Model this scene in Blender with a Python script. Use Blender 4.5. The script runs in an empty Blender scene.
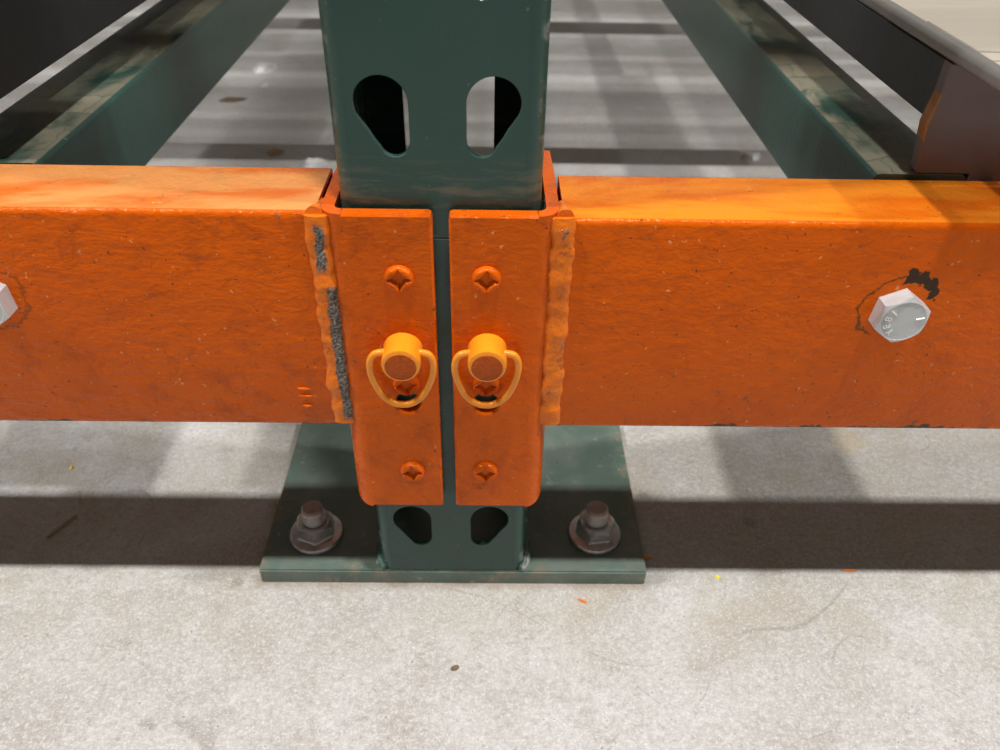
import bpy, bmesh, math, random
from mathutils import Vector, Matrix
from mathutils.geometry import delaunay_2d_cdt
random.seed(7)
S = 0.001                                   # dimensions below are millimetres
scene = bpy.context.scene
COL = scene.collection
PI = math.pi

# ---------------------------------------------------------------- camera
cam = bpy.data.cameras.new('camera')
cam_ob = bpy.data.objects.new('camera', cam); COL.objects.link(cam_ob)
CR, CU, CB = ((0.999872, -0.004709, 0.015314), (-0.009258, 0.610314, 0.792105), (-0.013076, -0.792145, 0.610192))
m = Matrix.Identity(4)
for i in range(3):
    m[i][0], m[i][1], m[i][2] = CR[i], CU[i], CB[i]
m[0][3], m[1][3], m[2][3] = (0.01904, -0.27385, 0.35369)
cam_ob.matrix_world = m
cam.sensor_width = 36.0; cam.lens = 28.506
cam.clip_start = 0.01; cam.clip_end = 100
cam.dof.use_dof = True; cam.dof.focus_distance = 0.325; cam.dof.aperture_fstop = 14.0
scene.camera = cam_ob

# ---------------------------------------------------------------- world, lamps, exposure
w = bpy.data.worlds.new('warehouse_air'); scene.world = w; w.use_nodes = True
bg = w.node_tree.nodes['Background']
bg.inputs[0].default_value = (1.0, 0.93, 0.84, 1); bg.inputs[1].default_value = 0.125
def high_bay(x, y, z, watts, sx=0.30, sy=0.22):
    l = bpy.data.lights.new('high_bay_lamp', 'AREA'); l.shape = 'RECTANGLE'
    l.size = sx; l.size_y = sy; l.energy = watts; l.color = (1.0, 0.985, 0.96)
    o = bpy.data.objects.new('high_bay_lamp', l); COL.objects.link(o); o.location = (x, y, z)
    return o
# high-bay row along the aisle; outer pair added to brighten the bar tops
for lx, lw in ((-7.8, 300), (-3.6, 300), (0.5, 270), (4.7, 300), (8.9, 300)):
    high_bay(lx, -0.74, 6.6, lw)
vs = scene.view_settings
vs.view_transform = 'Standard'; vs.look = 'None'; vs.gamma = 1.0; vs.use_curve_mapping = False
vs.exposure = 0.02

# ---------------------------------------------------------------- node helpers
class NT:
    def __init__(s, name):
        s.m = bpy.data.materials.new(name); s.m.use_nodes = True
        s.t = s.m.node_tree; s.b = s.t.nodes['Principled BSDF']
        s.pos = s.t.nodes.new('ShaderNodeNewGeometry').outputs['Position']
        s.obj = s.t.nodes.new('ShaderNodeTexCoord').outputs['Object']
    def put(s, sock, v):
        if isinstance(v, bpy.types.NodeSocket): s.t.links.new(v, sock)
        elif isinstance(v, (tuple, list)):
            sock.default_value = tuple(v) + ((1,) if len(v) == 3 and sock.type == 'RGBA' else ())
        else: sock.default_value = v
    def math(s, op, a, b=0.0, c=0.0, clamp=False):
        n = s.t.nodes.new('ShaderNodeMath'); n.operation = op; n.use_clamp = clamp
        for i, v in enumerate((a, b, c)): s.put(n.inputs[i], v)
        return n.outputs[0]
    def vmath(s, op, a, b=(0, 0, 0)):
        n = s.t.nodes.new('ShaderNodeVectorMath'); n.operation = op
        s.put(n.inputs[0], a); s.put(n.inputs[1], b)
        return n.outputs['Value'] if op in ('LENGTH', 'DISTANCE', 'DOT_PRODUCT') else n.outputs[0]
    def sep(s, v):
        n = s.t.nodes.new('ShaderNodeSeparateXYZ'); s.put(n.inputs[0], v); return n.outputs
    def noise(s, v, scale, detail=3, rough=0.55, dist=0.0, color=False):
        n = s.t.nodes.new('ShaderNodeTexNoise'); s.put(n.inputs['Vector'], v)
        n.inputs['Scale'].default_value = scale; n.inputs['Detail'].default_value = detail
        n.inputs['Roughness'].default_value = rough; n.inputs['Distortion'].default_value = dist
        return n.outputs['Color' if color else 'Fac']
    def voro(s, v, scale):
        n = s.t.nodes.new('ShaderNodeTexVoronoi'); s.put(n.inputs['Vector'], v); n.inputs['Scale'].default_value = scale
        return n.outputs['Distance']
    def step(s, v, lo, hi, a=0.0, b=1.0):
        n = s.t.nodes.new('ShaderNodeMapRange'); n.interpolation_type = 'SMOOTHSTEP'
        s.put(n.inputs[0], v)
        for i, q in enumerate((lo, hi, a, b)): n.inputs[i + 1].default_value = q
        return n.outputs[0]
    def mix(s, f, a, b, mode='MIX'):
        n = s.t.nodes.new('ShaderNodeMix'); n.data_type = 'RGBA'; n.blend_type = mode
        s.put(n.inputs[0], f); s.put(n.inputs[6], a); s.put(n.inputs[7], b)
        return n.outputs[2]
    def bump(s, h, dist, strength=1.0):
        n = s.t.nodes.new('ShaderNodeBump'); s.put(n.inputs['Height'], h)
        n.inputs['Distance'].default_value = dist; n.inputs['Strength'].default_value = strength
        s.t.links.new(n.outputs[0], s.b.inputs['Normal'])
    def out(s, col, rough=0.5, metal=0.0, spec=0.5, coat=0.0, tint=(1, 1, 1)):
        s.put(s.b.inputs['Base Color'], col); s.put(s.b.inputs['Roughness'], rough)
        s.put(s.b.inputs['Metallic'], metal); s.put(s.b.inputs['Specular IOR Level'], spec)
        s.put(s.b.inputs['Coat Weight'], coat); s.b.inputs['Specular Tint'].default_value = tint + (1,)
        return s.m
    def scaled(s, v, k): return s.vmath('MULTIPLY', v, k)

# ---------------------------------------------------------------- materials
def mat_concrete():
    n = NT('concrete'); P = n.pos
    big = n.noise(P, 3.0, 4, 0.6, 0.3); mid = n.noise(P, 26, 6, 0.7, 0.2); fine = n.noise(P, 300, 4, 0.75)
    c = n.mix(n.step(big, 0.35, 0.66), (0.35, 0.335, 0.315), (0.43, 0.425, 0.415))
    c = n.mix(n.step(mid, 0.34, 0.56, 0.75, 0), c, (0.33, 0.305, 0.275))
    c = n.mix(n.step(n.noise(P, 12, 6, 0.75, 0.1), 0.48, 0.76, 0, 0.5), c, (0.52, 0.52, 0.515))
    c = n.mix(n.step(n.noise(P, 85, 5, 0.75), 0.50, 0.70, 0, 0.3), c, (0.57, 0.565, 0.555))
    c = n.mix(n.step(fine, 0.50, 0.68, 0.0, 0.6), c, (0.64, 0.63, 0.61))
    c = n.mix(n.step(fine, 0.32, 0.48, 0.6, 0.0), c, (0.25, 0.23, 0.21))
    # soft grey smudges and small dark pits
    c = n.mix(n.step(n.noise(P, 70, 3, 0.6), 0.64, 0.76, 0, 0.45), c, (0.20, 0.19, 0.18))
    c = n.mix(n.step(n.noise(P, 300, 2, 0.5), 0.66, 0.74, 0, 0.7), c, (0.14, 0.13, 0.12))
    c = n.mix(n.step(n.noise(P, 9, 3, 0.6, 0.3), 0.60, 0.78, 0, 0.35), c, (0.31, 0.285, 0.26))
    # faint scrapes and brownish drag marks
    sc = n.noise(n.scaled(P, (70, 6, 1)), 1.0, 5, 0.7, 0.2)
    c = n.mix(n.step(sc, 0.63, 0.75, 0, 0.22), c, (0.30, 0.25, 0.20))
    sc2 = n.noise(n.scaled(P, (7, 60, 1)), 1.0, 5, 0.7, 0.2)
    c = n.mix(n.step(sc2, 0.63, 0.76, 0, 0.22), c, (0.31, 0.27, 0.23))
    # tan grime along the foot of the rack, round grey spots, hairline scratches
    yb = n.sep(P)[1]
    zone = n.math('MULTIPLY', n.step(yb, -0.075, -0.015), n.step(yb, 0.10, 0.20, 1, 0))
    c = n.mix(n.math('MULTIPLY', zone, n.step(n.noise(P, 20, 5, 0.7), 0.38, 0.66, 0, 0.5)), c, (0.33, 0.285, 0.215))
    vd = n.math('ADD', n.voro(n.vmath('ADD', P, n.scaled(n.noise(P, 90, 3, 0.6, 0, True), (0.012, 0.012, 0))), 16), n.math('MULTIPLY', n.noise(P, 140, 4, 0.7), 0.10))
    c = n.mix(n.step(vd, 0.085, 0.135, 0.55, 0), c, (0.17, 0.155, 0.14))
    for sc_, off, wdt in ((5.5, 0.0, 0.0028), (9.0, 3.7, 0.0026)):
        ln = n.math('ABSOLUTE', n.math('SUBTRACT', n.noise(n.vmath('ADD', P, (off, off * 2, 0)), sc_, 1, 0.4, 0.3), 0.5))
        brk = n.step(n.noise(P, sc_ * 3.1, 3, 0.6), 0.50, 0.60, 0, 0.5)
        c = n.mix(n.math('MULTIPLY', n.step(ln, wdt * 0.4, wdt, 1, 0), brk), c, (0.22, 0.19, 0.16))
    c = n.mix(n.step(n.noise(P, 750, 3, 0.8), 0.52, 0.66, 0, 0.6), c, (0.66, 0.655, 0.645))
    # yellow stain
    d = n.vmath('DISTANCE', n.scaled(P, (1, 1, 0)), (0.258, 0.118, 0))
    d = n.math('ADD', d, n.math('MULTIPLY', n.noise(P, 60), 0.02))
    c = n.mix(n.step(d, 0.016, 0.026, 0.4, 0), c, (0.38, 0.29, 0.16))
    # dirt gathered along the base plate
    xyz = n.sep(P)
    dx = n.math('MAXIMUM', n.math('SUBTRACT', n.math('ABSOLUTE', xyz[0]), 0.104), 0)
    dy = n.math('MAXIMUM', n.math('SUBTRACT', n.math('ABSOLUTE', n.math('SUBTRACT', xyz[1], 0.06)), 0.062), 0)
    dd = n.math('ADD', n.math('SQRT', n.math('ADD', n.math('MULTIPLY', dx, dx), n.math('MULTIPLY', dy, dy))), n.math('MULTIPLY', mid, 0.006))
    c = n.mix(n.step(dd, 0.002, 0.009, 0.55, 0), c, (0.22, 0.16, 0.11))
    n.bump(n.math('ADD', n.math('MULTIPLY', mid, 0.6), n.math('MULTIPLY', fine, 0.3)), 0.0012, 0.5)
    return n.out(c, n.step(mid, 0.3, 0.7, 0.42, 0.62), spec=0.4)

def mat_green(name, dust_sheen=0.0, base=(0.017, 0.062, 0.049), mode=None):
    n = NT(name); P = n.pos; xyz = n.sep(P)
    lo = n.noise(P, 14, 3, 0.6)
    c = n.mix(lo, tuple(v * 0.85 for v in base), tuple(v * 1.2 for v in base))
    c = n.mix(n.step(n.noise(P, 420, 2), 0.70, 0.76, 0, 0.5), c, (0.22, 0.25, 0.22))
    if mode == 'post':     # rubbed tan scuffs above the connectors
        sx = n.noise(n.scaled(P, (40, 40, 260)), 1.0, 4, 0.65, 0.3)
        band = n.math('MULTIPLY', n.step(xyz[2], 0.219, 0.224), n.step(xyz[2], 0.228, 0.246, 1, 0))
        c = n.mix(n.math('MULTIPLY', band, n.step(sx, 0.44, 0.68, 0, 0.6)), c, (0.16, 0.14, 0.085))
        e = n.step(n.math('ABSOLUTE', xyz[0]), 0.0345, 0.0375)
        c = n.mix(n.math('MULTIPLY', e, n.step(n.noise(P, 90, 4, 0.7), 0.52, 0.68, 0, 0.7)), c, (0.28, 0.30, 0.27))
    if mode == 'plate':    # walked-on dust, bare and muddy front edge
        c = n.mix(n.step(n.noise(P, 30, 4, 0.6, 0.5), 0.35, 0.75, 0.25, 0.65), c, (0.215, 0.235, 0.20))
        fr = n.math('ADD', xyz[1], n.math('MULTIPLY', n.noise(P, 60, 4, 0.7), 0.016))
        c = n.mix(n.math('MULTIPLY', n.step(fr, 0.008, 0.016, 0.7, 0), n.step(n.noise(P, 70, 4, 0.7), 0.50, 0.62)), c, (0.22, 0.195, 0.14))
        c = n.mix(n.step(n.noise(P, 150, 3, 0.6), 0.64, 0.70, 0, 0.6), c, (0.28, 0.27, 0.22))
        rk = n.step(n.math('ABSOLUTE', xyz[0]), 0.0985, 0.103)
        c = n.mix(n.math('MULTIPLY', rk, n.step(n.noise(P, 120, 3, 0.7), 0.5, 0.62)), c, (0.24, 0.19, 0.12))
    rough = n.step(n.noise(P, 25, 3), 0.3, 0.7, 0.24, 0.42)
    if mode == 'bar':      # tan dust plus painted tan reflection on top, rubbed off in blocks, with seams
        up = n.step(n.sep(n.t.nodes['Geometry'].outputs['Normal'])[2], 0.85, 0.97)
        q = n.scaled(P, (1.0, 1.0, 0.0))
        br = n.t.nodes.new('ShaderNodeTexBrick'); n.put(br.inputs['Vector'], n.vmath('ADD', n.scaled(P, (30, 11, 0)), n.scaled(n.noise(P, 40, 3, 0.6, 0, True), (0.35, 0.35, 0))))
        br.inputs['Color1'].default_value = (0.25, 0.25, 0.25, 1); br.inputs['Color2'].default_value = (1, 1, 1, 1)
        br.inputs['Mortar'].default_value = (0, 0, 0, 1); br.inputs['Scale'].default_value = 1.0; br.inputs['Mortar Size'].default_value = 0.012
        pat = n.math('MULTIPLY', n.step(n.noise(n.scaled(q, (1, 0.4, 1)), 36, 4, 0.65, 0.4), 0.33, 0.58), n.math('MULTIPLY_ADD', n.sep(br.outputs[0])[0], 0.5, 0.5))
        f = n.math('MULTIPLY', up, n.math('MULTIPLY', pat, dust_sheen))
        c = n.mix(f, c, (0.31, 0.27, 0.19))
        rough = n.mix(f, (0.30, 0.30, 0.30), (0.55, 0.55, 0.55))
    n.bump(n.math('ADD', n.noise(P, 380, 2), n.math('MULTIPLY', n.noise(P, 40, 3), 0.6)), 0.0004, 0.35)
    return n.out(c, rough, spec=0.5)

ORANGE = (0.80, 0.155, 0.004)
def mat_orange(name, face_dirt=0.5, bolt=None, chips=True, lumps=1.0, top_sheen=0.0, sheen_col=(0.84, 0.46, 0.16)):
    n = NT(name); P = n.pos; xyz = n.sep(P)
    lo = n.noise(P, 18, 4, 0.6, 0.3)
    c = n.mix(lo, (0.64, 0.090, 0.001), (0.74, 0.125, 0.002))
    # grime and tiny dark flecks
    c = n.mix(n.step(n.noise(P, 70, 5, 0.7, 0.6), 0.46, 0.74, 0, face_dirt), c, (0.34, 0.050, 0.006))
    c = n.mix(n.step(n.noise(P, 430, 2), 0.675, 0.73, 0, 0.75), c, (0.10, 0.035, 0.012))
    c = n.mix(n.step(n.noise(P, 140, 3, 0.6), 0.70, 0.75, 0, 0.75), c, (0.14, 0.09, 0.07))
    c = n.mix(n.step(n.noise(P, 330, 2), 0.70, 0.75, 0, 0.4), c, (0.95, 0.50, 0.22))
    h = n.math('ADD', n.math('MULTIPLY', n.noise(P, 230, 3, 0.6, 0.6), 0.5), n.math('MULTIPLY', n.noise(n.scaled(P, (1, 1, 2.2)), 75, 5, 0.65, 0.4), lumps))
    if top_sheen:    # reflected light painted as a paler colour on the upper face
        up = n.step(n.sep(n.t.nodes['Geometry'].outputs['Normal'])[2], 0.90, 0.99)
        f = n.math('MULTIPLY', up, n.step(n.noise(n.scaled(P, (0.5, 1.6, 1)), 26, 4, 0.6, 0.5), 0.36, 0.56, top_sheen * 0.25, top_sheen))
        c = n.mix(f, c, sheen_col)
    if chips:   # paint broken off along the lower edge
        low = n.math('ADD', xyz[2], n.math('MULTIPLY', n.noise(P, 45, 4, 0.75), -0.0135))
        k = n.step(low, 0.1106, 0.1116, 1, 0)
        c = n.mix(k, c, (0.055, 0.035, 0.022))
    if bolt:    # chipped and smeared ring around the bolt head
        bx, bz = bolt
        v = n.vmath('SUBTRACT', n.scaled(P, (1, 0, 1)), (bx * S, 0, bz * S))
        v2 = n.vmath('ADD', v, n.scaled(n.vmath('SUBTRACT', n.noise(P, 140, 3, 0.6, 0, True), (0.5, 0.5, 0.5)), (0.010, 0, 0.010)))
        r = n.vmath('LENGTH', v)
        r2 = n.vmath('LENGTH', v2); s2 = n.sep(v2)
        ring = n.step(n.math('ABSOLUTE', n.math('SUBTRACT', r2, 0.0148)), 0.0003, 0.0009, 1, 0)
        sgn = 1 if bx > 0 else -1
        side = n.step(n.math('ADD', n.math('MULTIPLY', s2[0], -1.0 * sgn), n.math('MULTIPLY', s2[2], 0.6 * sgn)), -0.003, 0.002)
        c = n.mix(n.math('MULTIPLY', ring, n.math('MULTIPLY', side, 0.85 if bx > 0 else 0.5)), c, (0.10, 0.045, 0.012))
        if bx > 0:
            b1 = n.step(n.vmath('DISTANCE', v2, (0.0015, 0, 0.0150)), 0.0030, 0.0036, 1, 0)
            b2 = n.step(n.vmath('DISTANCE', v2, (0.0100, 0, 0.0122)), 0.0024, 0.0031, 1, 0)
            b3 = n.step(n.vmath('DISTANCE', v2, (0.0120, 0, 0.0078)), 0.0024, 0.0030, 1, 0)
            b4 = n.step(n.vmath('DISTANCE', v2, (0.0058, 0, 0.0142)), 0.0024, 0.0030, 1, 0)
            bb = n.math('MAXIMUM', n.math('MAXIMUM', b1, b2), n.math('MAXIMUM', b3, b4))
            c = n.mix(bb, c, (0.035, 0.022, 0.017))
    n.bump(h, 0.0014, 0.6)
    return n.out(c, n.step(n.noise(P, 45, 4, 0.6), 0.3, 0.7, 0.18, 0.34), spec=0.36, tint=(1.0, 0.6, 0.3))

def mat_weld(name, strip=None, amount=0.3):
    n = NT(name); P = n.pos; xyz = n.sep(P)
    c = n.mix(n.noise(P, 40, 4, 0.6), (0.72, 0.12, 0.003), (0.90, 0.24, 0.02))
    c = n.mix(n.step(n.noise(P, 120, 4, 0.7), 0.56, 0.70, 0, 0.7), c, (0.30, 0.06, 0.015))
    wob = n.math('MULTIPLY', n.math('SUBTRACT', n.noise(P, 90, 4, 0.7), 0.5), 0.006)
    if strip:
        k = None
        for x0, x1, z0, z1 in strip:
            xx = n.math('ADD', xyz[0], wob)
            q = n.math('MULTIPLY', n.math('MULTIPLY', n.step(xx, x0 - .0006, x0 + .0004), n.step(xx, x1 - .0004, x1 + .0006, 1, 0)),
                       n.math('MULTIPLY', n.step(n.math('ADD', xyz[2], wob), z0 - .002, z0 + .002), n.step(n.math('ADD', xyz[2], wob), z1 - .002, z1 + .002, 1, 0)))
            k = q if k is None else n.math('MAXIMUM', k, q)
    else:
        k = n.step(n.noise(P, 75, 4, 0.7, 0.4), 0.62, 0.66, 0, amount)
    grain = n.noise(P, 900, 2, 0.7)
    g = n.mix(n.step(grain, 0.35, 0.7), (0.05, 0.047, 0.042), (0.33, 0.31, 0.28))
    c = n.mix(k, c, g)
    n.bump(n.math('ADD', n.noise(P, 300, 4, 0.7), n.math('MULTIPLY', n.math('MULTIPLY', k, grain), 1.5)), 0.0010, 0.7)
    return n.out(c, n.math('MULTIPLY_ADD', k, 0.25, 0.25), spec=0.4, tint=(1.0, 0.7, 0.45))

def mat_plain(name, col, rough=0.5, metal=0.0, vary=0.25, scale=60, bump=0.0003, col2=None, lo=0.5, hi=0.7, streak=(1, 1, 1), spec=0.5):
    n = NT(name); P = n.scaled(n.pos, streak)
    f = n.noise(P, scale, 4, 0.65, 0.4)
    c = n.mix(f, tuple(v * (1 - vary) for v in col), tuple(min(1, v * (1 + vary)) for v in col))
    if col2: c = n.mix(n.step(n.noise(P, scale * 0.55, 5, 0.7, 0.5), lo, hi), c, col2)
    n.bump(n.noise(P, scale * 5, 3, 0.6), bump, 0.6)
    return n.out(c, rough, metal, spec)

M = dict(
    concrete=mat_concrete(),
    post=mat_green('green_post_paint', mode='post'),
    plate=mat_green('green_plate_paint', base=(0.050, 0.110, 0.086), mode='plate'),
    bar=mat_green('green_bar_paint', dust_sheen=0.85, base=(0.022, 0.066, 0.052), mode='bar'),
    orange=mat_orange('orange_connector_paint', 0.55, chips=False, lumps=0.7),
    orange_knob=mat_plain('orange_pin_paint', (0.88, 0.29, 0.012), 0.24, vary=0.15, scale=120, bump=0.0004),
    knob_end=mat_plain('worn_pin_end', (0.46, 0.085, 0.010), 0.55, vary=0.45, scale=260, bump=0.0012, col2=(0.62, 0.13, 0.02), lo=0.55, hi=0.75, spec=0.15),
    beam_a=mat_orange('orange_beam_paint_rough', 0.6, bolt=(-180.0, 183.0), lumps=1.4, top_sheen=0.55),
    beam_b=mat_orange('orange_beam_paint', 0.35, bolt=(183.0, 181.5), lumps=0.8, top_sheen=0.7, sheen_col=(0.92, 0.30, 0.02)),
    weld_a=mat_weld('scraped_weld', strip=((-0.0456, -0.0412, 0.122, 0.190), (-0.0475, -0.0440, 0.198, 0.217))),
    weld_b=mat_weld('painted_weld', amount=0.75),
    zinc=mat_plain('zinc_plate', (0.60, 0.615, 0.62), 0.40, 0.30, 0.12, 90, 0.0002, (0.42, 0.43, 0.43), 0.5, 0.75),
    zinc_mark=mat_plain('raised_zinc', (0.86, 0.87, 0.86), 0.3, 0.6, 0.05, 90, 0.0001),
    steel=mat_plain('dull_anchor_steel', (0.52, 0.49, 0.48), 0.24, 0.75, 0.35, 160, 0.0004, (0.22, 0.165, 0.14), 0.52, 0.75),
    stud=mat_plain('galvanised_thread', (0.66, 0.65, 0.63), 0.38, 0.5, 0.25, 160, 0.0004),
    rust=mat_plain('rusty_stud_end', (0.33, 0.25, 0.22), 0.5, 0.2, 0.35, 220, 0.0005),
    black=mat_plain('black_panel_paint', (0.012, 0.014, 0.015), 0.42, 0, 0.25, 30, 0.0003),
    plum=mat_plain('plum_grey_paint', (0.118, 0.102, 0.110), 0.38, 0, 0.15, 30, 0.0003, (0.125, 0.092, 0.095), 0.55, 0.8),
    ply=mat_plain('raw_plywood', (0.30, 0.165, 0.06), 0.7, 0, 0.35, 200, 0.0006),
    strip=mat_plain('grey_edge_strip', (0.26, 0.245, 0.23), 0.30, 0.5, 0.15, 80, 0.0003),
    wood=mat_plain('pale_deck_wood', (0.46, 0.41, 0.34), 0.55, 0, 0.12, 14, 0.0005, (0.38, 0.33, 0.27), 0.5, 0.75, (0.4, 3, 1)),
    slat=mat_plain('pallet_wood', (0.40, 0.29, 0.18), 0.7, 0, 0.3, 12, 0.0008, None, 0, 0, (0.3, 4, 1)),
    scrap=mat_plain('white_scrap_film', (0.60, 0.60, 0.59), 0.35, 0, 0.1, 60, 0.0004),
    brown=mat_plain('brown_scrap', (0.16, 0.11, 0.075), 0.8, 0, 0.3, 200, 0.0004),
    tan=mat_plain('tan_scrap', (0.42, 0.31, 0.19), 0.8, 0, 0.3, 200, 0.0004),
    orange_chip=mat_plain('orange_chip', (0.75, 0.20, 0.02), 0.6, 0, 0.2, 200, 0.0003),
    yellow_chip=mat_plain('yellow_chip', (0.85, 0.62, 0.03), 0.6, 0, 0.1, 200, 0.0003),
    wall=mat_plain('wall_panel_paint', (0.55, 0.54, 0.51), 0.6, 0, 0.08, 3, 0.0005),
    green_weld=mat_plain('green_weld_paint', (0.06, 0.13, 0.10), 0.3, 0, 0.3, 200, 0.0008, (0.34, 0.36, 0.33), 0.52, 0.62),
)

# ---------------------------------------------------------------- mesh helpers (mm in, metres out)
def link(name, bm, mat, parent=None, smooth=None, loc=None):
    bmesh.ops.recalc_face_normals(bm, faces=bm.faces)
    for v in bm.verts: v.co *= S
    me = bpy.data.meshes.new(name); bm.to_mesh(me); bm.free()
    mats = mat if isinstance(mat, (list, tuple)) else [mat]
    for q in mats: me.materials.append(M[q])
    if smooth is not None:
        me.shade_smooth()
        me.set_sharp_from_angle(angle=math.radians(smooth))
    o = bpy.data.objects.new(name, me); COL.objects.link(o)
    if parent is not None:
        o.parent = parent; o.matrix_parent_inverse = Matrix.Translation(parent_world(parent)).inverted()
    return o
def parent_world(o):
    l = Vector(o.location)
    if o.parent: pass
    return l
def thing(name, label, cat, loc=(0, 0, 0), group=None):
    o = bpy.data.objects.new(name, None); COL.objects.link(o); o.empty_display_size = 0.02
    o.location = Vector(loc) * S
    o['label'] = label; o['category'] = cat
    if group: o['group'] = group
    return o
def tag(o, label, cat, group=None):
    o['label'] = label; o['category'] = cat
    if group: o['group'] = group
    return o
def B(): return bmesh.new()
def box(bm, x0, x1, y0, y1, z0, z1, bev=0, seg=2):
    vs_ = [bm.verts.new((x, y, z)) for x in (x0, x1) for y in (y0, y1) for z in (z0, z1)]
    fs = []
    for q in ((0, 1, 3, 2), (4, 6, 7, 5), (0, 4, 5, 1), (2, 3, 7, 6), (0, 2, 6, 4), (1, 5, 7, 3)):
        fs.append(bm.faces.new([vs_[i] for i in q]))
    if bev:
        es = list({e for f in fs for e in f.edges})
        bmesh.ops.bevel(bm, geom=es, offset=bev, segments=seg, profile=0.5, affect='EDGES')
    return bm
def offset(poly, d):
    """poly CCW, d>0 shrinks"""
    n = len(poly); out = []
    for i in range(n):
        p0, p1, p2 = (Vector(poly[i - 1]), Vector(poly[i]), Vector(poly[(i + 1) % n]))
        a = (p1 - p0).normalized(); b = (p2 - p1).normalized()
        na = Vector((-a.y, a.x)); nb = Vector((-b.y, b.x))
        k = na + nb; k = k / max(0.35, k.dot(k) / 2) if k.length > 1e-6 else na
        k = k * (1.0)
        out.append((p1.x + k.x * d, p1.y + k.y * d))
    return out
def ccw(poly):
    a = sum(poly[i - 1][0] * poly[i][1] - poly[i][0] * poly[i - 1][1] for i in range(len(poly)))
    return poly if a > 0 else poly[::-1]
def inside(c, poly):
    k = False; j = len(poly) - 1
    for i in range(len(poly)):
        (xi, yi), (xj, yj) = poly[i], poly[j]
        if (yi > c.y) != (yj > c.y) and c.x < (xj - xi) * (c.y - yi) / (yj - yi) + xi: k = not k
        j = i
    return k
def plate(bm, outer, holes, y0, y1, ch=0.6, keep=None):
    """plate in the XZ plane with holes; front at y0 with chamfered rims"""
    outer = ccw(outer); holes = [ccw(h) for h in holes]
    loops_in = [offset(outer, ch)] + [offset(h, -ch) for h in holes]
    loops = [outer] + holes
    if keep: loops_in[0] = [(b[0], a[1]) if abs(b[0]) > keep else a for a, b in zip(loops_in[0], outer)]
    def fill(lps, y):
        pts, edges, faces = [], [], []
        for lp in lps:
            s0 = len(pts); pts += [Vector(p) for p in lp]
            edges += [(s0 + i, s0 + (i + 1) % len(lp)) for i in range(len(lp))]
        r = delaunay_2d_cdt(pts, edges, [], 1, 1e-6)
        vv = [bm.verts.new((p.x, y, p.y)) for p in r[0]]
        boxes = [(min(p[0] for p in h), max(p[0] for p in h), min(p[1] for p in h), max(p[1] for p in h), h) for h in lps[1:]]
        for f in r[2]:
            c = sum((r[0][i] for i in f), Vector((0, 0))) / len(f)
            if not inside(c, lps[0]): continue
            if any(b[0] < c.x < b[1] and b[2] < c.y < b[3] and inside(c, b[4]) for b in boxes): continue
            bm.faces.new([vv[i] for i in f])
    fill(loops_in, y0); fill(loops, y1)
    for a, b in zip(loops_in, loops):
        n = len(a)
        r0 = [bm.verts.new((p[0], y0, p[1])) for p in a]
        r1 = [bm.verts.new((p[0], y0 + ch, p[1])) for p in b]
        r2 = [bm.verts.new((p[0], y1, p[1])) for p in b]
        for u, v in ((r0, r1), (r1, r2)):
            for i in range(n):
                j = (i + 1) % n; bm.faces.new((u[i], u[j], v[j], v[i]))
    bmesh.ops.remove_doubles(bm, verts=bm.verts, dist=1e-4)
def circle(cx, cz, r, n=24): return [(cx + r * math.cos(2 * PI * i / n), cz + r * math.sin(2 * PI * i / n)) for i in range(n)]
def prism(bm, prof, lo, hi, axis='z'):
    """closed 2-D profile swept between lo and hi; lo/hi may be functions of the profile point"""
    f = lambda q, p: q(p) if callable(q) else q
    mk = {'z': lambda p, t: (p[0], p[1], t), 'x': lambda p, t: (t, p[0], p[1]), 'y': lambda p, t: (p[0], t, p[1])}[axis]
    a = [bm.verts.new(mk(p, f(lo, p))) for p in prof]; b = [bm.verts.new(mk(p, f(hi, p))) for p in prof]
    n = len(prof)
    for i in range(n):
        j = (i + 1) % n; bm.faces.new((a[i], a[j], b[j], b[i]))
    bm.faces.new(a[::-1]); bm.faces.new(b)
def strip_profile(path, t):
    """closed outline of a sheet of thickness t whose outer line is path (inner lies to the left of travel)"""
    out = []
    for i, p in enumerate(path):
        p = Vector(p); q0 = Vector(path[max(0, i - 1)]); q1 = Vector(path[min(len(path) - 1, i + 1)])
        d = (q1 - q0).normalized(); out.append((p.x - d.y * t, p.y + d.x * t))
    return list(path) + out[::-1]
def arc(cx, cy, r, a0, a1, n=8): return [(cx + r * math.cos(math.radians(a0 + (a1 - a0) * i / n)), cy + r * math.sin(math.radians(a0 + (a1 - a0) * i / n))) for i in range(n + 1)]
def rrect(x0, x1, y0, y1, r, n=5):
    return arc(x1 - r, y0 + r, r, -90, 0, n) + arc(x1 - r, y1 - r, r, 0, 90, n) + arc(x0 + r, y1 - r, r, 90, 180, n) + arc(x0 + r, y0 + r, r, 180, 270, n)
def lathe(bm, cx, cy, prof, n=32, axis='z', cz=0):
    """prof: list of (radius, height)"""
    rings = []
    for r, h in prof:
        ring = []
        for i in range(n):
            a = 2 * PI * i / n; c, s_ = r * math.cos(a), r * math.sin(a)
            ring.append(bm.verts.new((cx + c, cy + s_, h) if axis == 'z' else (cx + c, h, cz + s_)))
        rings.append(ring)
    for u, v in zip(rings, rings[1:]):
        for i in range(n):
            j = (i + 1) % n; bm.faces.new((u[i], u[j], v[j], v[i]))
    bm.faces.new(rings[0][::-1]); bm.faces.new(rings[-1])
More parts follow.
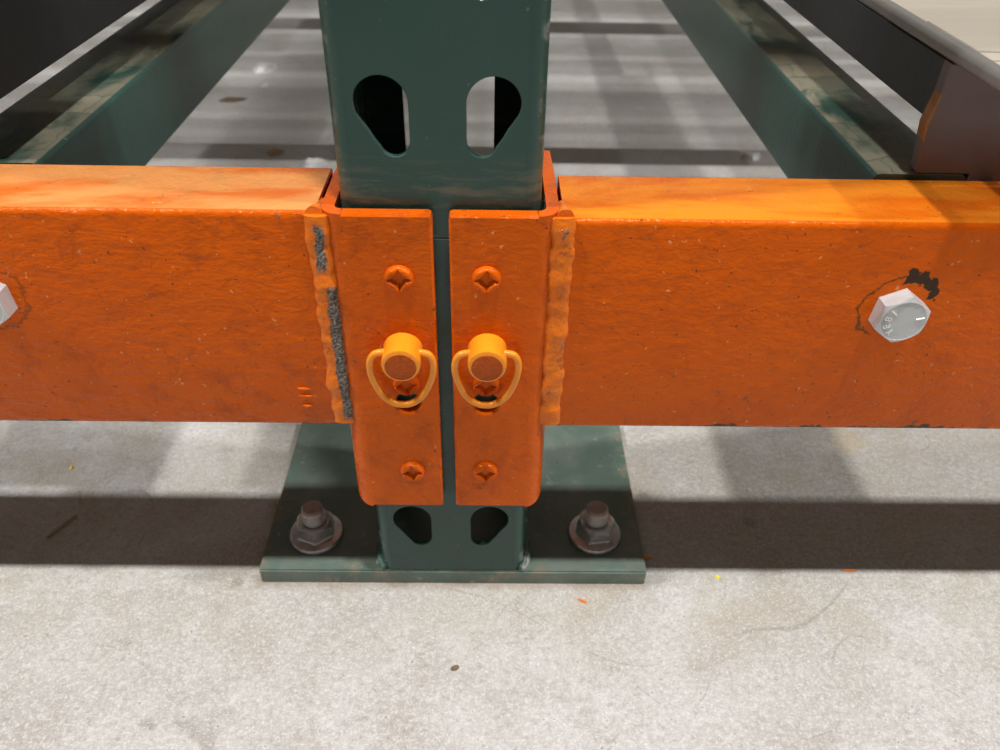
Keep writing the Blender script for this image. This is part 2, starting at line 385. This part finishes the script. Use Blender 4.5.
def tube(bm, pts, r, n=10, closed=False):
    pts = [Vector(p) for p in pts]; rings = []
    N = len(pts)
    ref = None
    for i, p in enumerate(pts):
        if closed: d = pts[(i + 1) % N] - pts[i - 1]
        else: d = pts[min(N - 1, i + 1)] - pts[max(0, i - 1)]
        d.normalize()
        ref = Vector((0, 1, 0)) if ref is None else ref
        if abs(d.dot(ref)) > 0.95: ref = Vector((1, 0, 0))
        a = d.cross(ref).normalized(); b = d.cross(a).normalized()
        rr = r(i) if callable(r) else r
        rings.append([bm.verts.new(p + a * rr * math.cos(2 * PI * k / n) + b * rr * math.sin(2 * PI * k / n)) for k in range(n)])
    for i in range(N if closed else N - 1):
        u, v = rings[i], rings[(i + 1) % N]
        for k in range(n):
            j = (k + 1) % n; bm.faces.new((u[k], u[j], v[j], v[k]))
    if not closed:
        bm.faces.new(rings[0][::-1]); bm.faces.new(rings[-1])
def catmull(P, per=6):
    out = []; n = len(P)
    for i in range(n):
        a, b, c, d = (Vector(P[(i + k) % n]) for k in (-1, 0, 1, 2))
        for t in range(per):
            t = t / per
            out.append(0.5 * ((2 * b) + (c - a) * t + (2 * a - 5 * b + 4 * c - d) * t * t + (3 * b - a - 3 * c + d) * t ** 3))
    return out

# ---------------------------------------------------------------- the setting: concrete floor
bm = B(); box(bm, -6000, 6000, -4000, 8000, -120, 0)
fl = link('floor', bm, 'concrete'); fl['kind'] = 'structure'
bm = B(); box(bm, -6000, 6000, 7800, 8000, 0, 8000)
wb = link('wall_back', bm, 'wall'); wb['kind'] = 'structure'

# ---------------------------------------------------------------- green upright with teardrop holes
up = thing('rack_upright', 'dark green steel rack upright with teardrop holes on a bolted base plate', 'rack upright', (0.7, 30, 0))
def teardrop(zc, side):
    # big round head, narrow foot leaning to the centre line
    cx, r1, sx, r2, dz = 19.7, 9.6, 15.6, 5.5, -13.6
    pts = [(cx + r1 * math.cos(math.radians(a)), zc + r1 * math.sin(math.radians(a))) for a in range(-28, 181 + 22, 14)]
    pts = [(10.15, zc - 1.5)] + []
    pts = []
    for a in range(0, 215, 12): pts.append((cx - r1 * math.cos(math.radians(a)), zc + r1 * math.sin(math.radians(a))))
    # outer flank sweeps in to the narrow foot
    pts += [(24.9, zc - 9.0), (22.6, zc - 13.0)]
    for a in range(-20, -181, -16): pts.append((sx + r2 * math.cos(math.radians(a)), zc + dz + r2 * math.sin(math.radians(a))))
    return [(side * x + 0.7 * 0, z) for x, z in pts]
H = 1500
holes = []
k = 0
while 49.5 + 52.75 * k < H - 30:
    zc = 49.5 + 52.75 * k
    holes += [teardrop(zc, -1), teardrop(zc, 1)]
    k += 1
holes.append([(-4.5, 208.6), (5.5, 208.6), (5.5, 209.8), (-4.5, 209.8)])
bm = B()
plate(bm, [(-32.2, 9.8), (32.2, 9.8), (32.2, H), (-32.2, H)], holes, 0, 2.4, 0.25)
for s in (-1, 1):
    path = [(32.0, 0)] + arc(32.1, 6, 6, -90, 0, 8)[0:] + [(38.1, 40), (38.1, 70)] + arc(32.1, 70, 6, 0, 90, 6) + [(20, 76)]
    path = [(s * x, y) for x, y in path]
    prof = strip_profile(path if s > 0 else path, 2.4 if s > 0 else -2.4)
    prism(bm, prof, 9.8, H)
link('channel', bm, 'post', up, 35)
bm = B()
prof = rrect(-104, 105, -1, 128, 1.5, 2)
prism(bm, prof, 0, 9.8)
bmesh.ops.bevel(bm, geom=[e for e in bm.edges if abs(e.verts[0].co.z - 9.8) < .01 and abs(e.verts[1].co.z - 9.8) < .01], offset=0.9, segments=2, affect='EDGES')
link('base_plate', bm, 'plate', up, 40)
for s in (-1, 1):
    bm = B()
    pts = [(s * (39.0), 76 - 2.2 * i, 10.4) for i in range(33)] + [(s * (38.0 - i * 0.8), 3.5 - i * .9, 10.3) for i in range(1, 4)]
    tube(bm, pts, lambda i: 2.3 + random.random() * 1.3, 8)
    link('weld_bead', bm, 'green_weld', up, 60)

# ---------------------------------------------------------------- orange beams
def connector(parent, s):
    """angle connector; s = -1 left, +1 right"""
    zt, zb = 222.0, 67.0; yf, t = -7.0, 5.0
    bm = B()
    o = [(3.2 * s + 0.2, zb), (39.2 * s, zb), (39.2 * s, zt), (3.2 * s + 0.2, zt)]
    hx = 17.0 * s + 0.5
    # little corner cut at the free edge
    o = [(3.9 * s + .2, zb), (36.7 * s, zb), (36.7 * s, zt), (4.6 * s + .2, zt), (3.5 * s + .2, zt - .5), (3.1 * s + .2, zt - 1.8), (3.1 * s + .2, zb + .8)]
    plate(bm, o, [circle(hx, 132.0, 5.6, 20)], yf, yf + t, 0.9, 36)
    path = arc(36.7, yf + 8, 8, -90, 0, 10) + [(44.7, 30), (44.7, 64)]
    path = [(s * x, y) for x, y in path]
    prof = strip_profile(path, 4.9 * s)
    def zbot(p): 
        d = max(0.0, abs(p[0]) - 36.7) / 8.0
        return zb + 6.0 * (1 - math.sqrt(max(0.0, 1 - min(1.0, d) ** 2)))
    def ztop(p): return zt - (3.0 if p[1] > 63.5 else 0.0)
    prism(bm, prof, zbot, ztop)
    c = link('connector', bm, 'orange', parent, 30)
    # star-headed rivets
    for rz in (195.2, 143.1, 91.2):
        bm = B(); R0 = 5.8; nr, nt = 15, 48; grid = []
        rx = hx; rot = random.uniform(-0.12, 0.12)
        for i in range(nr + 1):
            r = R0 * i / nr; ring = []
            for j in range(nt):
                a = 2 * PI * j / nt
                base = 2.6 * (1 - max(0.0, (r - 4.2) / 1.6) ** 2.2 * 0.75)
                b = a - rot
                p_ = 0.62; st = 6.6 / max(1e-6, (abs(math.cos(b)) ** p_ + abs(math.sin(b)) ** p_) ** (1 / p_)) * 1.0
                st = max(st, 1.0)
                dep = max(0.0, min(1.0, (1 - r / st) * 2.2)) * 2.1
                ring.append(bm.verts.new((rx + r * math.cos(a), yf - base + dep, rz + r * math.sin(a))))
            grid.append(ring)
            if i == 0: pass
        grid.append([bm.verts.new((rx + R0 * math.cos(2 * PI * j / nt), yf + 1.0, rz + R0 * math.sin(2 * PI * j / nt))) for j in range(nt)])
        for u, v in zip(grid, grid[1:]):
            for j in range(nt):
                q = (j + 1) % nt; bm.faces.new((u[j], u[q], v[q], v[j]))
        bmesh.ops.remove_doubles(bm, verts=bm.verts, dist=1e-4)
        link('rivet', bm, 'orange', c, 35)
    # locking pin and its pull ring
    px, pz = -16.9 if s < 0 else 18.0, 161.3
    bm = B()
    lathe(bm, px, 0, [(8.3, -6.0), (8.1, -9.0), (8.0, -17.6), (7.6, -18.9), (6.6, -19.3)], 36, 'y', pz)
    link('locking_pin', bm, 'orange_knob', c, 35)
    bm = B(); 
    lathe(bm, px, 0, [(6.5, -19.25), (6.3, -19.5), (4, -19.7), (1.0, -19.75)], 28, 'y', pz - 0.4)
    link('pin_end', bm, 'knob_end', c, 35)
    lean = -1.6 if s < 0 else -0.8
    cp = [(-9, 163.6), (-12.2, 161.8), (-13.5, 157.5), (-12.8, 150.5), (-9.2, 141.5), (-4.5, 136.6), (0.0, 135.2), (4.8, 136.2), (9.6, 141.0), (12.8, 149.8), (13.5, 157.2), (12.2, 161.8), (9, 163.6), (0, 164.0)]
    pts = [(px + x * 0.97 + lean * (1 - (z - 135) / 30), -12.2 - 0.05 * (z - 150) + (0.0), z) for x, z in cp]
    bm = B(); tube(bm, catmull(pts, 5), 1.55, 12, True)
    link('pull_ring', bm, 'orange_knob', c, 60)
    return c
def weld(parent, s, mat):
    from mathutils import noise as mn
    bm = B(); pts = []; rad = []
    z = 119.5
    while z < 221.0:
        pts.append((s * (46.0 + 0.9 * mn.noise(Vector((z * .06, s, 0)))), -4.3, z))
        rad.append(4.0 + 0.9 * mn.noise(Vector((z * .11, s * 3, 5)))); z += 1.1
    tube(bm, pts, lambda i: rad[i], 22)
    for v in bm.verts:
        k = mn.noise(v.co * 0.16) * 0.9 + mn.noise(v.co * 0.45) * 0.55
        v.co.x = s * 46.0 + (v.co.x - s * 46.0) * (1.2 + 0.15 * k)
        v.co.y = -4.3 + (v.co.y + 4.3) * (0.62 + 0.22 * k)
    tube(bm, [(s * (46.8 - i * .05), -4.5 + i * 2.0, 220.4 - .3 * i + .5 * mn.noise(Vector((i * .5, s, 0)))) for i in range(9)], lambda i: 3.4 - .2 * i, 14)
    return link('weld_bead', bm, mat, parent, 75)
def beam(s, label, mat, wmat, zt):
    t = thing('rack_rail', label, 'rack rail', (s * 640, 16, 117))
    bm = B()
    x0, x1 = 46.6 * s, 1250 * s
    outer = rrect(-5, 37, 117, zt, 2.6, 4); inner = rrect(-3, 35, 119, zt - 2, 1.6, 4)
    rings = []
    for prof, x in ((outer, x1), (outer, x0), (inner, x0), (inner, x1)):
        rings.append([bm.verts.new((x, p[0], p[1])) for p in prof])
    for i in range(4):
        u, v = rings[i], rings[(i + 1) % 4]
        for k in range(len(u)):
            q = (k + 1) % len(u); bm.faces.new((u[k], u[q], v[q], v[k]))
    link('box_tube', bm, mat, t, 35)
    connector(t, s); weld(t, s, wmat)
    return t
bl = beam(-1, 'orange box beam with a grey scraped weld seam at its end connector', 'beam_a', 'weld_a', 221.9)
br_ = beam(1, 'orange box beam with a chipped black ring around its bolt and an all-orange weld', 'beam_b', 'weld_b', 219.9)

for dz, hw in ((138.2, 2.6), (134.2, 2.9), (128.6, 2.2)):      # three hardened paint runs near the scraped weld
    bm = B(); tube(bm, [(-61.5 + k * hw / 2 + (138 - dz) * 0.06, -5.0 - (0.25 if abs(k) < 2 else 0), dz - 0.12 * k) for k in range(-2, 3)], lambda i: (0.35, 0.7, 0.8, 0.7, 0.35)[i], 8)
    link('paint_run', bm, 'orange', bl, 60)

# ---------------------------------------------------------------- hex bolts through the beams
def hex_bolt(x, z, rot, label, marks):
    t = thing('hex_bolt', label, 'bolt', (x, -5, z), 'bolts through the orange beams')
    bm = B(); R_ = 10.8
    hexa = [(x + R_ * math.cos(math.radians(rot + 60 * i)), z + R_ * math.sin(math.radians(rot + 60 * i))) for i in range(6)]
    a = [bm.verts.new((p[0], -5, p[1])) for p in hexa]; n = 48
    fr = []
    # chamfered crown: front rim dips at the corners
    for i in range(n):
        an = math.radians(rot) + 2 * PI * i / n; ap = R_ * math.cos(PI / 6)
        loc = (an - math.radians(rot)) % (PI / 3) - PI / 6
        rr = ap / math.cos(loc)
        fr.append((rr, an, rr - ap))
    outer = [bm.verts.new((x + r * math.cos(an), -5, z + r * math.sin(an))) for r, an, d in fr]
    rim = [bm.verts.new((x + r * math.cos(an), -12.75 + d * 0.65, z + r * math.sin(an))) for r, an, d in fr]
    face = [bm.verts.new((x + 9.0 * math.cos(an), -13.0, z + 9.0 * math.sin(an))) for r, an, d in fr]
    face2 = [bm.verts.new((x + 8.6 * math.cos(an), -12.75, z + 8.6 * math.sin(an))) for r, an, d in fr]
    for v in a: bm.verts.remove(v)
    for u, v in ((outer, rim), (rim, face), (face, face2)):
        for i in range(n):
            q = (i + 1) % n; bm.faces.new((u[i], u[q], v[q], v[i]))
    bm.faces.new(face2); bm.faces.new(outer[::-1])
    h = link('bolt_head', bm, 'zinc', t, 25)
    bm = B(); lathe(bm, x, 0, [(5.9, -5.5), (5.9, 34), (5.4, 34.6)], 20, 'y', z); link('shank', bm, 'zinc', t, 40)
    if marks:
        for ang in (141, 12):                    # raised grade lines
            bm = B(); c_, s_ = math.cos(math.radians(ang)), math.sin(math.radians(ang))
            p0 = Vector((x + 4.7 * c_, -12.9, z + 4.7 * s_)); p1 = Vector((x + 8.0 * c_, -12.9, z + 8.0 * s_))
            tube(bm, [p0, p1], 0.34, 8); link('grade_mark', bm, 'zinc_mark', h, 40)
        for ch, ang in (('8', 170), ('E', 203), ('Y', 232)):   # raised maker's letters round the rim
            cu = bpy.data.curves.new('raised_letter', 'FONT'); cu.body = ch; cu.size = 0.0040; cu.extrude = 0.00018
            cu.align_x = 'CENTER'; cu.align_y = 'CENTER'
            tmp = bpy.data.objects.new('raised_letter', cu); COL.objects.link(tmp)
            me = bpy.data.meshes.new_from_object(tmp.evaluated_get(bpy.context.evaluated_depsgraph_get()))
            bpy.data.objects.remove(tmp)
            a_ = math.radians(ang)
            me.transform(Matrix.Translation((0, 0, 0)) @ Matrix.Rotation(PI / 2, 4, 'X'))
            me.transform(Matrix.Rotation(-(a_ - PI / 2), 4, 'Y'))
            me.transform(Matrix.Translation(((x + 6.3 * math.cos(a_)) * S, -12.8 * S, (z + 6.3 * math.sin(a_)) * S)))
            me.materials.clear(); me.materials.append(M['zinc_mark'])
            o = bpy.data.objects.new('raised_letter', me); COL.objects.link(o); o.parent = h
            o.matrix_parent_inverse = Matrix.Identity(4)
    return t
def fix_grandchildren():
    # parts were modelled in world millimetres: make every child keep that place under its parent
    bpy.context.view_layer.update()
    for o in COL.objects:
        if o.parent and o.parent.type == 'EMPTY':
            o.matrix_parent_inverse = o.parent.matrix_world.inverted()
    bpy.context.view_layer.update()
    for o in COL.objects:
        if o.parent and o.parent.type != 'EMPTY':
            o.matrix_parent_inverse = o.parent.matrix_world.inverted()
hex_bolt(183.0, 181.2, 84, 'silver hex bolt with raised head markings in a chipped black paint ring', True)
hex_bolt(-180.0, 183.0, 34, 'silver hex bolt in the rough orange beam with the scraped weld', False)

# ---------------------------------------------------------------- anchor bolts on the base plate
def anchor(x, y, rot, label):
    t = thing('anchor_bolt', label, 'anchor bolt', (x, y, 9.8), 'anchor bolts of the base plate')
    bm = B(); prof = []
    zz = 9.9
    prof.append((5.9, zz))
    while zz < 28.6:
        prof += [(6.2, zz + .35), (5.5, zz + .8)]; zz += 1.0
    prof += [(6.0, 29.2), (5.8, 29.6)]
    lathe(bm, x, y, prof, 28); link('stud', bm, 'stud', t, 30)
    bm = B(); lathe(bm, x, y, [(5.9, 29.3), (5.8, 31.0), (5.0, 32.0), (2.0, 32.2)], 28); link('stud_tip', bm, 'rust', t, 35)
    bm = B(); lathe(bm, x, y, [(15.0, 9.8), (15.2, 11.0), (14.4, 12.4), (11.0, 13.3), (6.4, 13.5)], 40)
    link('washer', bm, 'steel', t, 40)
    bm = B(); n = 48; ap = 9.4; rs = []
    for prof_k in range(5): rs.append([])
    for i in range(n):
        an = 2 * PI * i / n; loc = (an % (PI / 3)) - PI / 6; r = ap / math.cos(loc); d = r - ap
        an += math.radians(rot)
        c_, s_ = math.cos(an), math.sin(an)
        rs[0].append(bm.verts.new((x + r * c_ * 1.1, y + r * s_ * 1.1, 12.6)))
        rs[1].append(bm.verts.new((x + r * c_, y + r * s_, 14.2)))
        rs[2].append(bm.verts.new((x + r * c_, y + r * s_, 21.3 - d * 0.8)))
        rs[3].append(bm.verts.new((x + 8.8 * c_, y + 8.8 * s_, 22.0)))
        rs[4].append(bm.verts.new((x + 6.0 * c_, y + 6.0 * s_, 21.6)))
    for u, v in zip(rs, rs[1:]):
        for i in range(n):
            q = (i + 1) % n; bm.faces.new((u[i], u[q], v[q], v[i]))
    bm.faces.new(rs[0][::-1])
    link('nut', bm, 'steel', t, 28)
anchor(-77.2, 24.5, 38, 'steel anchor stud with hex nut and washer, below the beam with the scraped weld')
anchor(79.0, 25.8, 8, 'steel anchor stud with hex nut and washer, below the beam with the all-orange weld')

# ---------------------------------------------------------------- green support bars running back from the beams
def bar(x0, x1, label):
    t = thing('support_bar', label, 'support bar', ((x0 + x1) / 2, 31, 183))
    bm = B(); prism(bm, rrect(x0, x1, 178.5, 221.5, 3.0, 4), 37.2, 1350, 'y'); link('box_tube', bm, 'bar', t, 35)
    bm = B(); box(bm, x0 + 3, x1 - 3, 37.2, 42, 145, 178.5, 0.8, 1); link('end_bracket', bm, 'bar', t, 35)
bar(-212.5, -167, 'dark green support bar, dusty on top, beside the tall black crate')
bar(178, 217.5, 'dark green support bar, dusty on top, under the plum-grey runner')

# ---------------------------------------------------------------- runner and crate lying on the bars
t = thing('pallet_runner', 'plum-grey fronted runner with black side, grey edge strip and pale boards on top', 'pallet runner', (225, 31, 221.6))
bm = B()
edge = [(194.3, 266), (194.3, 258), (194.2, 254), (193.1, 247), (192.5, 242.5), (193.1, 238), (194.4, 229), (194.9, 225.5), (194.3, 223.5), (195.6, 221.7)]
outl = [(217.9, 221.7), (217.9, 200), (262, 200), (262, 266)] + edge
plate(bm, outl, [], 37.3, 43, 0.5); fp = link('front_panel', bm, 'plum', t, 40); fp['label'] = 'plum-grey painted front panel'
bm = B(); plate(bm, [(192.9, 248), (194.0, 254.5), (194.8, 255), (194.3, 248), (193.7, 242.5), (194.0, 235), (193.1, 236.8), (192.2, 242.5)], [], 36.9, 42, 0.2)
te = link('torn_edge', bm, 'ply', fp, 40); te['label'] = 'torn raw wood edge'
bm = B(); box(bm, 194.8, 199, 43, 900, 243, 266, 0.5, 1); sp_ = link('side_panel', bm, 'black', t, 40); sp_['label'] = 'black side panel'
bm = B(); box(bm, 257, 262, 43, 900, 243, 266, 0.5, 1); link('side_panel', bm, 'black', t, 40)
bm = B(); prism(bm, rrect(193.9, 201.5, 266, 271.8, 2.4, 5), -14, 900, 'y'); link('edge_strip', bm, 'strip', t, 40)
y = -14.0
for i, wd in enumerate((38, 10.5, 45, 62, 70, 80, 90, 90, 90, 90, 90, 90)):
    bm = B(); box(bm, 200.8, 262, y + .35, y + wd - .35, 266 + (i % 2) * .2, 271.0 + (i % 3) * .3, 0.5, 1)
    link('deck_board', bm, 'wood', t, 40); y += wd
t = thing('storage_crate', 'tall black crate side standing over the dusty green support bar', 'crate', (-220, 45, 245))
bm = B(); box(bm, -186, -179.0, 38, 900, 243.5, 340, 1.2, 2); link('side_panel', bm, 'black', t, 40)
bm = B(); box(bm, -262, -256, 38, 900, 243.5, 340, 1.0, 1); link('side_panel', bm, 'black', t, 40)
bm = B(); box(bm, -256, -186, 38, 44, 243.5, 340, 0.8, 1); link('front_panel', bm, 'black', t, 40)
bm = B(); box(bm, -256, -186, 38, 900, 336, 340, 0.5, 1); link('lid', bm, 'black', t, 40)
for y0, y1 in ((38, 46), (430, 500), (800, 870)):
    bm = B(); box(bm, -211, -187, y0, y1, 221.5, 243.5, 0.8, 1); link('foot_block', bm, 'black', t, 40)

# ---------------------------------------------------------------- unseen slats across the bars further back, added to stripe the floor with shadow
for i, (y0, y1, x0, x1) in enumerate(((530, 574, -420, 460), (1062, 1130, -420, 460))):
    bm = B(); box(bm, x0, x1, y0, y1, 221.6, 238, 1, 1)
    tag(link('shadow_slat', bm, 'slat', None, 40), ('narrow' if i == 0 else 'wide') + ' unseen wooden slat across both green support bars, added for its floor shadow', 'slat', 'slats across the support bars')

# ---------------------------------------------------------------- unseen slatted shelf level, added and gapped to shade the floor behind
t = thing('shade_deck', 'unseen slatted wooden deck on top of the green upright, added to shade the floor', 'shelf deck', (0, 600, 1500))
bm = B(); box(bm, -2200, 2600, 0, 45, 1500, 1580, 3, 2); link('rail', bm, 'orange', t, 40)
bm = B(); box(bm, -2200, 2600, 1290, 1335, 1500, 1580, 3, 2); link('rail', bm, 'orange', t, 40)
yy = 70.0; i = 0
while yy < 1270:
    wd = (18, 24, 20, 30)[i % 4]
    bm = B(); box(bm, -2200, 2600, yy, yy + wd, 1545, 1562, 1, 1); link('slat', bm, 'slat', t, 40)
    yy += wd + (22, 26, 20, 44, 24)[i % 5]; i += 1
for x0 in (-2000, -1000, 0, 1000, 2000):
    bm = B(); box(bm, x0 - 20, x0 + 20, 45, 1290, 1510, 1545, 1, 1); link('cross_bar', bm, 'bar', t, 40)

# ---------------------------------------------------------------- litter on the floor
def scrap(name, x, y, rx, ry, h, mat, label, cat, rot=0.0, seed=1, nn=9, group=None):
    rnd = random.Random(seed); bm = B(); c_, s_ = math.cos(rot), math.sin(rot)
    top = bm.verts.new((x, y, h * 1.0)); lo, mid = [], []
    for i in range(nn):
        a = 2 * PI * i / nn; k = rnd.uniform(.65, 1.1)
        px, py = rx * k * math.cos(a), ry * k * math.sin(a)
        lo.append(bm.verts.new((x + px * c_ - py * s_, y + px * s_ + py * c_, 0.05)))
        k2 = rnd.uniform(.45, .75)
        mid.append(bm.verts.new((x + (px * c_ - py * s_) * k2, y + (px * s_ + py * c_) * k2, h * rnd.uniform(.5, 1.1))))
    for i in range(nn):
        j = (i + 1) % nn
        bm.faces.new((lo[i], lo[j], mid[j], mid[i])); bm.faces.new((mid[i], mid[j], top))
    bm.faces.new(lo[::-1])
    return tag(link(name, bm, mat), label, cat, group)
def straw(x, y, ln, rot, label):
    bm = B(); d = Vector((math.cos(rot), math.sin(rot), 0)) * ln / 2
    tube(bm, [Vector((x, y, 1.0)) - d, Vector((x, y, 1.3)), Vector((x, y, 1.0)) + d], 0.9, 6)
    return tag(link('wood_splinter', bm, 'tan', None, 50), label, 'splinter')
straw(-228, 37, 19, 1.05, 'thin wood splinter lying alone in the dark shadow of the beam')
straw(-107, 50, 15, 1.95, 'thin wood splinter against the side of the base plate')
scrap('paint_chip', 70, -12.2, 3.4, 1.3, 1.0, 'orange_chip', 'orange paint chip on the bare concrete in front of the base plate', 'paint chip', -0.5, 3, 7)
scrap('paint_chip', 108.5, 17, 5.5, 1.0, 0.9, 'orange_chip', 'orange paint chip against the side of the base plate', 'paint chip', 0.05, 4, 7)
scrap('paint_chip', 221, 9, 5, 0.9, 0.8, 'orange_chip', 'orange paint chip at the edge of the shadow of the beam', 'paint chip', 0.0, 5, 7)
scrap('paint_chip', 146, 4.2, 1.6, 1.4, 0.9, 'yellow_chip', 'tiny yellow paint chip on the concrete near the base plate', 'paint chip', 0, 6, 7)
scrap('paint_chip', -243, 86, 1.6, 2.2, 0.9, 'yellow_chip', 'tiny yellow paint chip on the floor behind the shadow of the beam', 'paint chip', 0, 8, 7)
scrap('paper_scrap', 180, 71, 2.4, 2.2, 1.2, 'scrap', 'tiny white paper scrap on the floor behind the shadow of the beam', 'scrap', 0.4, 7, 7)
scrap('plastic_scrap', -311, 905, 19, 26, 7, 'scrap', 'largest crumpled white plastic scrap, far back on the floor', 'scrap', -0.6, 11, 11)
scrap('plastic_scrap', -291, 832, 8, 10, 3, 'scrap', 'small round white plastic scrap between the larger scrap and a brown one', 'scrap', 0.2, 12, 9)
scrap('plastic_scrap', -178, 566, 19, 11, 6, 'scrap', 'crumpled white plastic scrap beside the upright', 'scrap', 0.2, 13, 11)
scrap('plastic_scrap', 318, 600, 14, 9, 5, 'scrap', 'crumpled white plastic scrap under the runner-side support bar', 'scrap', 0.2, 17, 11)
scrap('cardboard_scrap', -322, 771, 24, 10, 3, 'brown', 'flat dark brown cardboard scrap on the floor', 'scrap', 0.1, 14, 9)
scrap('cardboard_scrap', -228, 596, 11, 9, 4, 'tan', 'small tan cardboard scrap in the shadow stripe on the floor', 'scrap', 0.3, 15, 9)
scrap('pebble', 3.3, -52, 2.6, 1.8, 1.2, 'brown', 'small brown crumb on the bare concrete in front', 'crumb', 0.3, 16, 8)
fix_grandchildren()
